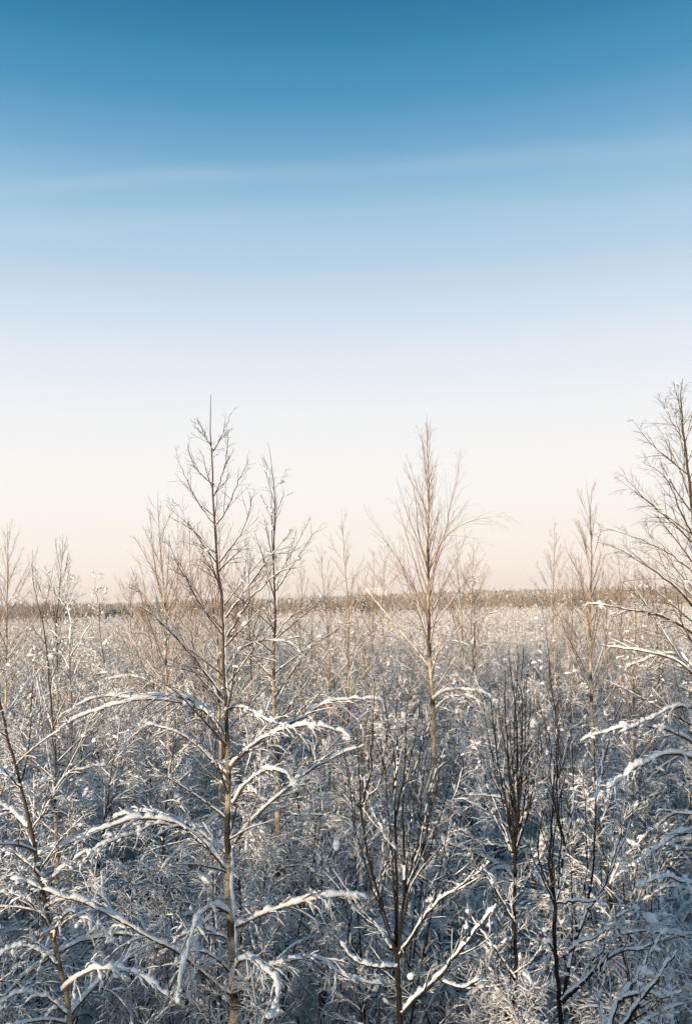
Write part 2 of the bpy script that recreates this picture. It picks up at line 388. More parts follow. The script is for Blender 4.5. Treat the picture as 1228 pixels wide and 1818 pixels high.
def tree(name, label, cat, trunk_pts, trunk_r, limbs, rng, proc=None, hb=None, bark=None, twig=None, group=None,
         trunk_snow=.0, sides=10, upper=None):
    """trunk: world points from top to ground; limbs: list of (points, radius, habit); proc: settings for further limbs"""
    tp = np.array(trunk_pts, float)[::-1]; base = tp[0].copy(); base[2] = float(gh(base[0], base[1])); tp[0] = base
    n = 42
    TP = catmull(tp, n)
    hs = (TP[:, 2] - TP[0, 2]) / (TP[-1, 2] - TP[0, 2])
    TR = np.interp(hs, [p for p, _ in trunk_r], [r for _, r in trunk_r])
    TP[1:-1] += rng.normal(0, .0035, (n - 2, 3))
    if len(limbs) < 10:                   # every stem has its own slight crook; its limbs go with it
        un = np.linspace(0, 1, n)
        dsp = sum(np.sin(un[:, None] * f_ * 3.1 + rng.uniform(0, 6, 2)) * np.array([.06, .12]) / f_ for f_ in (2.1, 4.7, 9.3)) * un[:, None] ** .5
        zz = TP[:, 2].copy(); TP[:, :2] += dsp
        lm = []
        for P_, R_, h_ in limbs:
            P_ = P_.copy(); P_[:, 0] += np.interp(P_[0, 2], zz, dsp[:, 0]); P_[:, 1] += np.interp(P_[0, 2], zz, dsp[:, 1]); lm.append((P_, R_, h_))
        limbs = lm
    ro = root(name, base, label, cat, group)
    allb = list(limbs)
    if proc:
        K = proc['n']; t0 = proc['t0']
        a0, a1 = proc['ang']
        L0 = proc['len']
        up = proc['up']
        def lf(t, l): 
            s = (t - t0) / (1 - t0); return L0 * (np.clip(1 - s, 0, 1) ** proc.get('pw', .8)) * np.clip(.45 + s * 3, 0, 1) + .12
        PP, RR = spawn(rng, TP[None], TR[None], K, t0, proc.get('t1', .97), lambda t: a0 + (a1 - a0) * (t - t0) / (1 - t0), 7, lf, 10,
                       lambda t: up[0] + (up[1] - up[0]) * (t - t0) / (1 - t0), .028, .62, proc.get('rm', .012), .0016, golden=True)
        for q in range(K):
            z = (PP[q, 0, 2] - base[2]) / (TP[-1, 2] - base[2])
            allb.append((PP[q], RR[q], dict(hb, snow=hb['snow'] * float(np.interp(z, *proc['snowz'])), keep=float(np.interp(z, *proc['snowz'])) * .6 + .4)))
    knots = [b[0][0][2] for b in allb if b[1][0] > .005]
    g = Geo(); tubes(g, TP[None], TR[None], sides, rough=.04, rng=rng)
    link('trunk', g.mesh('trunk', [bark or M_BIRCH], thick=True, knots=knots, origin=base), ro)
    if trunk_snow:
        g = Geo()
        V = TP.copy(); V[:, 0] += TR * .75; V[:, 1] -= TR * .1
        P, R = upsample(V[None], TR[None]); P, R = upsample(P, R)
        nn = P.shape[1]
        pat = np.clip(np.sin(np.linspace(0, 23, nn) + rng.uniform(0, 6)) * .6 + rng.uniform(-.5, .6, nn) + .15, 0, 1) * (P[0, :, 2] < base[2] + trunk_snow)
        tubes(g, P, R * (.25 + .55 * pat[None]), 6, rough=.15, rng=rng)
        tag(link('snow', g.mesh('snow', [M_SNOW], origin=base), ro))
    for P, R, h in allb:
        gw, gs = Geo(), Geo()
        limb(rng, P, R, gw, gs, h)
        b = link('branch', gw.mesh('branch', [twig or M_TWIG], origin=base), ro)
        if gs.n > 400: link('snow', gs.mesh('snow', [M_SNOW], origin=base), b)
    return ro, TP, TR

def traced(pts, d0, d1, r0, hb, rng, r1=.0018, n=16):
    m = len(pts); cum = np.concatenate([[0], np.cumsum([math.dist(pts[i], pts[i+1]) for i in range(m-1)])])
    W = [at(p[0], p[1], d0 + (d1 - d0) * (c / cum[-1]) ** .9) for p, c in zip(pts, cum)]
    P = catmull(W, n); P[1:] += rng.normal(0, .004, (n - 1, 3))
    return (P, r0 * (1 - np.linspace(0, 1, n) ** .8) + r1, hb)

def px_trunk(pts, d):
    W = [at(x, y, d) for x, y in pts]
    last = W[-1].copy(); last[2] = 0; last[0] += .02
    return W + [last]

# ============================ the large birch left of the middle
rng = np.random.default_rng(5)
DA = 7.5
HV = dict(snow=.046, k2=12, l2=.24, up2=-.6, k3=5, lump=.8, ls=.018, a2=40, s2=.45, s3=.30)       # laden limbs
HM = dict(snow=.028, k2=12, l2=.36, up2=-.25, k3=5, lump=.15, ls=.014, a2=36)      # middle
HU = dict(snow=.006, k2=13, l2=.42, up2=.06, k3=3, s3=0, lump=.06, ls=.012, a2=27, keep=.45, rt=.0010, r2=.0026, wig=.025)       # upper crown, nearly bare
A = []
def a(pts, dd, r, hb): A.append(traced(pts, DA, DA + dd, r, hb, rng))
a([(416,1772),(375,1742),(318,1693),(262,1663),(217,1637),(150,1603),(109,1592),(60,1572),(20,1560)], -.7, .013, HV)
a([(403,1551),(393,1532),(360,1498),(322,1468),(285,1455),(240,1455),(199,1468),(161,1483),(112,1500),(75,1515),(49,1528)], -.3, .012, HV)
a([(405,1519),(375,1493),(348,1472),(322,1459),(296,1449),(250,1442),(200,1452)], .5, .009, HM)
a([(330,1472),(277,1465),(232,1483),(180,1502),(142,1540)], -.5, .006, HV)
a([(406,1352),(393,1315),(386,1289),(360,1262),(326,1249),(285,1242),(240,1244),(202,1253),(150,1270),(109,1292),(90,1307)], -.2, .010, dict(HV, snow=.034))
a([(402,1310),(390,1285),(367,1262),(330,1240),(277,1236),(217,1240),(195,1236),(150,1247),(124,1266),(105,1279)], .4, .008, dict(HV, snow=.03))
a([(403,1375),(375,1349),(348,1322),(322,1304),(277,1290),(255,1292),(235,1310)], .3, .009, HM)
a([(408,1624),(390,1613),(367,1614),(348,1637),(337,1674),(326,1712),(318,1757),(315,1783)], -.9, .009, HV)
a([(410,1671),(386,1658),(360,1654),(330,1661),(311,1674),(285,1700)], .3, .008, HV)
a([(412,1734),(397,1716),(375,1697),(352,1689),(330,1693),(310,1712)], -.5, .009, HV)
a([(417,1648),(455,1631),(500,1614),(549,1601),(579,1594),(612,1592),(650,1598)], -.2, .011, HV)
a([(416,1498),(440,1465),(470,1435),(500,1408),(537,1378),(575,1354),(612,1337),(650,1322)], .3, .011, HM)
a([(537,1378),(556,1363),(612,1300),(650,1262),(672,1230)], .9, .006, dict(HM, snow=.014, up2=.2))
a([(410,1363),(436,1333),(474,1307),(507,1294),(549,1289),(594,1296),(620,1312)], -.4, .011, dict(HV, snow=.036))
a([(490,1300),(541,1270),(575,1251),(605,1244),(642,1240),(680,1244)], .2, .006, HM)
a([(414,1427),(436,1393),(466,1371),(489,1367),(515,1378),(530,1400)], -.5, .009, HV)
a([(419,1744),(421,1712),(447,1702),(470,1723),(489,1738),(493,1772),(485,1800)], -.9, .011, dict(HV, snow=.05))
a([(423,1761),(444,1738),(477,1716),(522,1706),(567,1704),(597,1727),(642,1746),(680,1749)], -.2, .013, dict(HV, snow=.055))
a([(399,1262),(414,1257),(436,1259),(470,1277),(504,1289),(520,1310)], -.3, .006, HV)
a([(401,1097),(425,1063),(459,1018),(492,973),(520,940)], .2, .007, dict(HM, snow=.009, up2=.1))
a([(404,1131),(421,1101),(451,1056),(489,1022),(520,1005)], -.3, .007, dict(HM, snow=.012, up2=0))
a([(401,1195),(421,1161),(444,1144),(481,1136),(515,1144),(540,1160)], .3, .006, HM)
a([(397,1129),(375,1100),(348,1058),(326,1021),(311,995),(300,960)], .1, .008, dict(HM, snow=.012, up2=.1))
a([(398,1240),(363,1193),(322,1141),(277,1096),(258,1066),(240,1040)], -.2, .009, dict(HM, snow=.016))
a([(384,935),(352,893),(337,863),(322,830),(309,809)], .1, .005, HU)
a([(380,860),(360,845),(343,822),(333,790)], -.1, .004, HU)
a([(384,931),(401,908),(416,871),(431,837),(442,815)], .1, .005, HU)
a([(382,875),(397,837),(403,800),(405,766)], 0, .004, HU)
a([(378,800),(393,774),(410,734)], .1, .003, HU)
a([(378,800),(363,770),(350,742)], -.1, .003, HU)
a([(386,985),(360,960),(330,925),(318,895),(305,905)], .2, .005, dict(HU, lump=.5))
a([(388,1000),(420,960),(440,920),(447,880)], -.2, .005, HU)
trA = px_trunk([(374,700),(373,744),(376,792),(378,860),(382,935),(384,1006),(393,1043),(397,1100),(398,1150),(401,1244),(403,1307),(405,1360),(405,1412),(405,1487),(406,1562),(408,1618),(412,1674),(412,1727),(415,1768),(417,1818)], DA)
rA = [(0,.046),(.26,.038),(.5,.0245),(.62,.016),(.75,.011),(.88,.007),(.96,.004),(1,.0018)]
tree('birch_tree', 'largest foreground birch left of the middle, pale lower trunk and arching snow-laden limbs', 'birch tree',
     trA, rA, A, rng, proc=dict(n=30, t0=.42, ang=(54, 32), len=.95, pw=1.15, t1=.95, up=(-.3, .15), snowz=([.4, .6, .75, 1], [.9, .4, .12, .05])),
     hb=dict(HM, snow=.022, rt=.0010, k3=4, up2=.0, k2=14), trunk_snow=5.2, sides=14)

# ============================ birch leaning in at the right edge
rng = np.random.default_rng(9)
DB = 8.2
B = []
def b(pts, dd, r, hb): B.append(traced(pts, DB, DB + dd, r, hb, rng))
b([(1232,965),(1191,927),(1161,901),(1135,875),(1116,856),(1098,839)], .2, .009, HU)
b([(1228,950),(1206,905),(1184,852),(1165,834),(1139,819)], -.3, .007, HU)
b([(1236,1020),(1188,983),(1143,961),(1113,950),(1083,940),(1064,935)], .5, .009, dict(HU, up2=-.2))
b([(1240,1090),(1203,1047),(1165,1017),(1131,995),(1098,974),(1060,961)], -.3, .012, dict(HU, up2=-.1))
b([(1240,1070),(1184,1010),(1154,987),(1124,972)], .8, .007, HU)
b([(1245,1135),(1203,1107),(1173,1094),(1135,1086),(1098,1079),(1068,1075),(1038,1073)], -.2, .012, dict(HM, snow=.024))
b([(1248,1210),(1206,1178),(1173,1163),(1135,1156),(1098,1150),(1068,1146)], .2, .011, dict(HM, snow=.022))
b([(1248,1205),(1206,1165),(1180,1160),(1150,1170),(1110,1185)], .8, .008, HV)
b([(1250,1262),(1199,1255),(1161,1274),(1135,1285),(1105,1300)], -.5, .008, HV)
b([(1252,1330),(1191,1300),(1158,1292),(1116,1290),(1090,1296),(1060,1304),(1030,1315)], -.3, .011, dict(HV, snow=.03))
b([(1253,1350),(1188,1339),(1158,1349),(1124,1367),(1094,1390),(1068,1412),(1050,1440)], -.5, .011, HV)
b([(1256,1445),(1199,1446),(1173,1461),(1154,1476),(1130,1500)], .2, .009, HV)
b([(1258,1475),(1203,1483),(1173,1502),(1143,1525),(1105,1547),(1086,1566)], -.4, .011, HV)
b([(1260,1515),(1199,1506),(1174,1502),(1140,1515)], .5, .009, HV)
b([(1262,1578),(1210,1566),(1184,1558),(1158,1562),(1130,1578)], -.6, .009, HV)
b([(1262,1590),(1191,1575),(1165,1585),(1140,1600)], .2, .008, HV)
b([(1228,905),(1212,850),(1190,800),(1168,760)], .2, .005, HU)
b([(1218,815),(1205,770),(1198,735),(1190,715)], 0, .003, HU)
b([(1214,790),(1224,750),(1232,710)], .1, .003, HU)
trB = px_trunk([(1211,672),(1207,699),(1211,755),(1217,811),(1226,880),(1236,1000),(1244,1100),(1248,1200),(1253,1350),(1258,1450),(1264,1600),(1270,1818)], DB)
tree('birch_tree', 'birch cut off by the right edge, bare fanned top over snowy limbs reaching left', 'birch tree', trB,
     [(0,.06),(.3,.05),(.55,.034),(.7,.024),(.85,.013),(.95,.006),(1,.002)], B, rng,
     proc=dict(n=30, t0=.5, ang=(55, 30), len=1.5, up=(-.2, .5), snowz=([.4, .6, .75, 1], [.8, .4, .15, .05])), hb=dict(HM, snow=.02), sides=12)

# ============================ multi-stemmed alder shrubs in the foreground
def alder(label, pts, d, r0, stems, seed, name='alder_shrub'):
    rng = np.random.default_rng(seed)
    HA = dict(snow=.010, k2=4, l2=.34, up2=.4, k3=2, lump=.0, ls=.016, a2=28, r2=.004, rt=.0014, keep=.8, gap=.15, wig=.04)
    HL = dict(snow=.034, k2=10, l2=.36, up2=.5, k3=3, s2=.3, s3=.22, lump=.6, ls=.018, a2=40, r2=.0045, rt=.0017)
    LL = []
    more = []
    for pts_, dd, r, heavy in stems:      # each whip has a thinner sister fanning away from it
        if not heavy and len(pts_) > 3:
            for sg in (rng.choice([-1, 1]),):
                dx, dy = sg * rng.uniform(12, 34), rng.uniform(0, 45); m_ = len(pts_) - 1
                more.append(([(x + dx * (k_ / m_) ** 1.2, y + dy * k_ / m_) for k_, (x, y) in enumerate(pts_)], dd + rng.uniform(-.5, .5), r * .42, 0))
    for pts_, dd, r, heavy in stems + more:
        LL.append(traced(pts_, d, d + dd, r, HL if heavy else HA, rng, r1=.0022))
    tr = px_trunk(pts, d)
    return tree(name, label, 'shrub', tr, [(0, r0 * 1.3), (.6, r0), (1, r0 * .75)], LL, rng, bark=M_DARK, twig=M_DARK, sides=8)
alder('dark-stemmed alder shrub forking in a broad V just right of the large birch', [(704,1690),(706,1749),(710,1818)], 6.4, .022, [
    ([(704,1695),(680,1618),(661,1555),(650,1498),(640,1435),(637,1375),(635,1319),(631,1292)], -.2, .012, 0),
    ([(640,1435),(653,1393),(659,1360),(665,1200)], -.3, .006, 0),
    ([(640,1435),(620,1408),(608,1382),(601,1352)], .1, .006, 0),
    ([(704,1692),(704,1600),(702,1510),(701,1450),(700,1375),(698,1319),(687,1274),(680,1217)], .4, .012, 0),
    ([(706,1692),(713,1637),(723,1573),(747,1525),(758,1468),(770,1420),(781,1360),(788,1326)], .1, .012, 0),
    ([(717,1590),(717,1525),(716,1468),(717,1412),(719,1337),(721,1262)], .3, .009, 0),
    ([(702,1510),(687,1487),(668,1457),(655,1427),(645,1380)], .5, .006, 0),
    ([(702,1450),(712,1400),(730,1340),(742,1270),(748,1225)], .1, .006, 0),
    ([(723,1573),(740,1500),(748,1430),(752,1370),(765,1310)], -.2, .006, 0),
    ([(701,1400),(706,1340),(702,1280),(709,1230)], .2, .005, 0),
    ([(680,1618),(668,1580),(690,1530),(695,1480)], .2, .005, 0),
    ([(695,1685),(672,1648),(642,1618),(620,1585),(590,1543)], .7, .008, 0),
    ([(708,1700),(747,1640),(777,1603),(807,1581),(840,1558),(870,1530)], -.3, .010, 1),
    ([(713,1802),(740,1772),(777,1738),(803,1704),(840,1660),(880,1610)], -.5, .013, 1),
    ([(704,1718),(680,1718),(650,1716),(623,1701),(606,1680)], -.3, .007, 1),
    ([(777,1738),(800,1750),(830,1752),(850,1738)], -.6, .006, 1)], 21)
alder('tall broom-like alder shrub with a tight bundle of upright whips right of the middle', [(914,1525),(912,1637),(916,1734),(912,1818)], 7.2, .016, [
    ([(914,1530),(918,1412),(918,1300),(907,1206),(902,1140)], .2, .010, 0),
    ([(912,1530),(907,1412),(899,1337),(895,1187)], -.1, .009, 0),
    ([(914,1520),(900,1440),(885,1360),(874,1280),(868,1210)], .1, .008, 0),
    ([(914,1500),(922,1400),(926,1300),(925,1200),(930,1150)], -.2, .008, 0),
    ([(915,1500),(930,1420),(936,1330),(942,1240)], .3, .007, 0),
    ([(916,1510),(938,1440),(950,1370),(958,1290)], -.2, .007, 0),
    ([(912,1530),(890,1460),(866,1400),(850,1340)], .3, .007, 0),
    ([(915,1460),(910,1380),(913,1290),(915,1190)], .1, .006, 0),
    ([(915,1450),(905,1380),(890,1300),(884,1230)], -.3, .006, 0),
    ([(914,1742),(892,1704),(854,1656),(830,1620)], -.2, .008, 1),
    ([(918,1734),(948,1701),(967,1674),(985,1640)], .2, .008, 0),
    ([(914,1640),(890,1600),(870,1560),(850,1540)], -.3, .007, 1),
    ([(914,1600),(935,1560),(950,1540),(968,1500)], .3, .007, 0)], 22)
alder('forked alder shrub whose dark stem stands in front at the lower right', [(985,1603),(985,1693),(993,1768),(995,1818)], 6.2, .017, [
    ([(984,1606),(963,1547),(953,1510),(959,1470),(962,1430)], -.1, .009, 0),
    ([(985,1604),(976,1525),(978,1468),(983,1393),(985,1356),(970,1319),(965,1262)], .1, .009, 0),
    ([(985,1603),(996,1551),(1002,1502),(1011,1461),(1017,1412),(1015,1319)], .3, .010, 0),
    ([(1002,1502),(993,1457),(987,1393),(986,1300),(972,1240)], .2, .007, 0),
    ([(1000,1772),(1011,1704),(1030,1648),(1041,1614),(1049,1562),(1055,1487),(1056,1412),(1053,1319)], .4, .013, 0),
    ([(1041,1614),(1060,1595),(1086,1543),(1105,1495),(1120,1457),(1124,1412)], .2, .008, 0),
    ([(1056,1420),(1066,1380),(1070,1330),(1064,1290)], .5, .005, 0),
    ([(998,1779),(1030,1749),(1068,1712),(1098,1689),(1135,1686),(1165,1674),(1191,1663)], -.3, .014, 1),
    ([(988,1603),(1023,1600),(1053,1601),(1075,1609)], -.3, .006, 1),
    ([(1011,1690),(1030,1674),(1053,1667),(1080,1650)], -.2, .006, 1),
    ([(984,1690),(965,1660),(948,1640)], -.2, .006, 1)], 23)
alder('thick snow-topped branches of a shrub crossing the bottom right corner', [(1090,1850),(1085,1900)], 5.6, .018, [
    ([(1090,1850),(1110,1785),(1135,1753),(1165,1704),(1190,1660)], .2, .014, 1),
    ([(1092,1850),(1124,1818),(1161,1764),(1184,1734),(1215,1690)], -.2, .015, 1),
    ([(1088,1850),(1079,1780),(1090,1700),(1110,1640)], .4, .010, 0),
    ([(1110,1785),(1150,1770),(1190,1775),(1225,1765)], -.2, .008, 1)], 24)

# ============================ left foreground sapling, leaning left
rng = np.random.default_rng(31)
tree('birch_tree', 'dark leaning birch at the lower left edge whose top leaves the picture', 'birch tree',
     px_trunk([(-70,1020),(-30,1130),(-2,1235),(15,1311),(37,1390),(56,1476),(69,1543),(75,1581),(90,1648),(106,1720),(122,1818)], 7.0),
     [(0,.03),(.35,.02),(.6,.014),(.8,.009),(1,.002)],
     [traced(p, 7.0, 7.0 + dd, r, h, rng) for p, dd, r, h in [
        ([(75,1560),(50,1535),(20,1510),(-20,1495)], -.2, .008, HV),
        ([(50,1470),(20,1440),(-10,1425)], .3, .006, HV),
        ([(56,1476),(80,1440),(100,1400),(130,1370),(190,1360)], .2, .006, HM),
        ([(37,1390),(48,1350),(62,1200),(80,1310)], .1, .005, HM),
        ([(38,1400),(10,1370),(-15,1355)], -.2, .006, HV),
        ([(90,1648),(50,1600),(10,1585),(-30,1575)], -.3, .008, HV),
        ([(92,1660),(130,1630),(170,1640),(200,1670)], -.3, .007, HV),
        ([(106,1720),(70,1690),(30,1680),(0,1700)], -.2, .008, HV),
        ([(112,1760),(150,1730),(200,1720),(250,1735),(300,1770)], -.3, .008, HV),
        ([(118,1800),(80,1770),(30,1765),(-10,1790)], -.2, .008, HV)]], rng,
     proc=dict(n=14, t0=.3, ang=(55, 45), len=.9, up=(-1.0, -.2), snowz=([.2, 1], [1, .8])), hb=dict(HM), sides=9)

# ============================ standing birches behind
def mid(label, pts, d, rb, n, ln, seed, t0=.35, ang=(40, 27), up=(.05, .25), sn=.018, far=False, extra=(), k2=13, group=None, sz=None, rt=None, lump=.012):
    rng = np.random.default_rng(seed)
    rt = rt or (.0008 + .00003 * d)
    hb = dict(snow=sn, k2=k2, l2=.46, up2=.18, k3=2, s3=0 if d > 12.5 else .28, lump=lump, ls=.018, a2=27, r2=.0022 + .00005 * d, rt=rt, wig=.025)
    LL = [traced(p, d, d + dd, r, dict(hb, snow=s, up2=u, keep=min(1, s * 50)), rng, r1=rt) for p, dd, r, s, u in extra]
    return tree('birch_tree', label, 'birch tree', px_trunk(pts, d), [(0, rb * 1.15), (.35, rb * .9), (.55, rb * .6), (.78, rb * .3), (.92, rb * .14), (1, rt)],
         LL, rng, proc=dict(n=n, t0=t0, ang=ang, len=ln, up=up, pw=.9, rm=.012, t1=.955, snowz=sz or ([.3, .5, .65, .8, 1], [1, .9, .35, .15, .1])), hb=hb, sides=8,
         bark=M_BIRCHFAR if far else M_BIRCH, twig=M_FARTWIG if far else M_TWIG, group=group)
mid('sunlit birch right of the middle with a pale yellow trunk and steep fanned crown',
    [(755,735),(757,800),(758,870),(760,950),(762,1030),(764,1100),(766,1180),(768,1250),(769,1300),(770,1420)], 14.5, .046, 46, 1.9, 41, t0=.43, ang=(34, 14), up=(.05, .3), far=True, k2=8, extra=[
    ([(765,1110),(752,1070),(720,1010),(690,965),(670,930),(650,905)], .3, .014, .004, .2),
    ([(763,1100),(740,1050),(718,1020),(700,990)], -.4, .010, .004, .2),
    ([(766,1095),(782,1060),(800,1020),(820,975),(840,940)], .4, .011, .004, .2),
    ([(762,1010),(775,980),(800,945),(840,925),(880,917),(920,925)], -.4, .011, .004, -.4),
    ([(761,1020),(790,950),(800,900),(812,850),(818,800)], .3, .012, .002, .3),
    ([(760,1010),(745,950),(738,880),(720,820)], .2, .011, .002, .4),
    ([(766,1160),(785,1142),(810,1138),(835,1145)], -.5, .007, .02, -.6),
    ([(768,1245),(790,1228),(825,1226),(860,1232),(885,1250)], -.8, .012, .05, -.8),
    ([(769,1262),(800,1240),(840,1240),(860,1270)], -.5, .010, .05, -.8)])
mid('slim birch just right of the large birch, lumps of snow on its limbs',
    [(478,785),(485,830),(488,900),(490,980),(492,1060),(491,1130),(489,1210),(488,1300),(489,1400),(490,1500),(491,1600),(489,1700),(488,1780)], 10.5, .036, 26, 1.35, 42, t0=.45, ang=(48, 28), up=(-.1, .5), sn=.02, lump=.3, extra=[
    ([(493,1050),(520,1010),(545,970),(575,930)], .2, .008, .01, .1),
    ([(492,1130),(482,1100),(478,1075)], -.2, .008, .01, .3), ([(493,1130),(515,1100),(545,1078),(560,1060)], -.3, .007, .016, .1),
    ([(490,1550),(510,1540),(540,1540),(570,1560),(600,1590)], -.3, .009, .03, -.9),
    ([(490,1480),(515,1450),(560,1448),(600,1455),(640,1480)], .3, .009, .03, -.9),
    ([(489,1640),(460,1600),(430,1590),(400,1600)], .2, .009, .03, -.9)])
mid('dark thin birch left of the large birch rising past the horizon', [(64,975),(66,1030),(72,1075),(80,1140),(86,1215),(90,1290),(95,1380),(98,1480),(101,1580)], 11.0, .026, 22, 1.2, 43, t0=.4, sn=.02, ang=(45, 28), lump=.5)
mid('leafless brown birch with twin tops left of the large birch', [(284,870),(286,930),(289,1000),(291,1070),(294,1150),(296,1240),(298,1330)], 16.5, .036, 30, 1.8, 44, t0=.45, far=True, ang=(40, 22), up=(.05, .3), extra=[
    ([(293,1085),(278,1030),(270,970),(264,905)], .3, .013, .004, .3), ([(292,1110),(312,1040),(322,985),(328,930)], -.3, .010, .004, .3)])
mid('yellow-trunked birch standing directly behind the large birch', [(383,890),(386,960),(388,1040),(389,1120),(390,1200),(391,1300),(392,1400)], 15.0, .034, 28, 1.7, 45, t0=.45, far=True, ang=(40, 24), up=(.05, .3))
mid('narrow birch between the slim and sunlit birches, the taller of its pair', [(603,900),(608,960),(613,1030),(617,1110),(619,1190),(621,1280),(623,1380)], 15.5, .026, 26, 1.35, 46, t0=.45, ang=(42, 24), far=True)
mid('narrow birch between the slim and sunlit birches, the shorter of its pair', [(572,960),(575,1010),(580,1070),(583,1140),(585,1220),(586,1300)], 17.0, .026, 24, 1.3, 47, t0=.45, far=True)
mid('tallest bare birch between the sunlit birch and the right-edge birch', [(1042,850),(1045,920),(1046,1000),(1045,1060),(1047,1130),(1049,1200),(1051,1280),(1052,1380)], 14.0, .034, 30, 1.5, 48, t0=.45, ang=(40, 22), up=(.1,.6), far=True, extra=[
    ([(1047,1135),(1040,1090),(1033,1040),(1030,990)], .2, .008, .005, .3), ([(1050,1230),(1020,1160),(1012,1120),(1008,1080)], -.3, .008, .006, .2)])
mid('slender pale birch rising alone on the right half of the horizon', [(986,915),(984,970),(982,1030),(981,1090),(981,1150)], 24.0, .030, 20, 1.2, 49, t0=.55, far=True, ang=(34, 20))
mid('dark birch between the broom-like shrub and the bare birch, top below the horizon', [(958,1060),(966,1110),(975,1170),(983,1240),(992,1300),(999,1375),(1008,1442),(1012,1520)], 11.5, .024, 18, 1.0, 50, t0=.4, sn=.022, lump=.5)
mid('small birch by the left edge, right of the two there', [(108,945),(107,990),(106,1040),(104,1100),(104,1170)], 22.0, .028, 24, 1.7, 51, t0=.5, far=False, ang=(38, 24))
mid('twiggy birch at the far left edge, crown cut by the frame', [(12,925),(14,970),(14,1020),(13,1080),(12,1150)], 21.0, .034, 28, 2.0, 52, t0=.45, far=True, ang=(40, 26))
mid('low brown birch left of the twin-topped birch on the horizon', [(228,1008),(231,1040),(233,1070),(234,1110)], 30.0, .03, 22, 1.8, 53, t0=.45, far=True)
mid('thin birch just right of the sunlit birch, nearer out of two', [(806,945),(810,1000),(816,1060),(820,1120),(822,1200),(823,1260)], 19.0, .026, 22, 1.5, 54, t0=.45, far=True)
mid('thin far birch standing right of the sunlit birch, farther out of two', [(838,955),(838,1000),(840,1060),(842,1110),(843,1180)], 22.0, .028, 22, 1.5, 55, t0=.5, far=True)
mid('small birch behind the limbs of the right-edge birch, nearer the bare birch', [(1096,965),(1097,1010),(1098,1060),(1100,1130),(1101,1200)], 20.0, .026, 24, 1.6, 56, t0=.45, far=True)
mid('snow-clotted pale birch under the right-edge birch', [(1125,1000),(1124,1050),(1123,1110),(1121,1180),(1121,1260),(1122,1330)], 13.5, .024, 20, 1.2, 57, t0=.4, far=True, sn=.02, lump=.5)
mid('small birch seen through the limbs at the right edge', [(1160,980),(1162,1040),(1164,1110),(1165,1180)], 21.0, .028, 24, 1.8, 58, t0=.45, far=True)
mid('faint birch above the white building on the horizon', [(680,950),(681,990),(680,1040),(680,1090)], 30.0, .028, 22, 1.9, 59, t0=.45, far=True)
mid('short birch with twisted top left of the twin-topped birch', [(242,985),(250,1020),(258,1075),(268,1130),(275,1200)], 18.0, .022, 18, 1.2, 60, t0=.4, far=True)
mid('birch tipped with snow between the large birch and the slim birch', [(440,940),(441,1000),(443,1070),(446,1150),(448,1230)], 17.0, .026, 22, 1.4, 61, t0=.45, far=False)
mid('thin birch left of the large birch, crown mixed with its twigs', [(336,915),(338,980),(340,1050),(343,1130),(346,1220)], 18.0, .028, 24, 1.5, 62, t0=.45, far=True)
mid('pale young birch in front of the broad V-shaped alder, mid distance', [(645,1180),(646,1250),(647,1340),(648,1430)], 13.0, .022, 18, .9, 63, t0=.35, sn=.02, far=True)
mid('broken birch right of centre foreground with flaking pale trunk', [(1018,1480),(1020,1540),(1022,1620),(1024,1700)], 8.6, .024, 9, .5, 64, t0=.3, sn=.03)

for px_, py_, d_, wd_ in [(532, 985, 21.0, 'thin low-topped birch between the slim birch and the narrow pair'), (660, 975, 24.0, 'faint thin birch just left of the white building'),
        (1012, 985, 22.0, 'thin birch between the lone slender birch and the tallest bare birch'), (1075, 1000, 25.0, 'faint birch just right of the tallest bare birch'),
        (1140, 1000, 24.0, 'faint thin birch behind the right-edge limbs, next to the clotted pale birch'), (312, 905, 17.5, 'thin birch right beside the twin-topped brown birch'),
        (358, 925, 19.0, 'thin birch seen through the left half of the large crown'), (418, 950, 19.5, 'thin birch seen through the right half of the large crown')]:
    mid(wd_, [(px_, py_), (px_ + 1, py_ + 60), (px_ + 1, py_ + 140), (px_ + 2, py_ + 230)], d_, .022, 20, 1.3, int(px_), t0=.45, far=True)

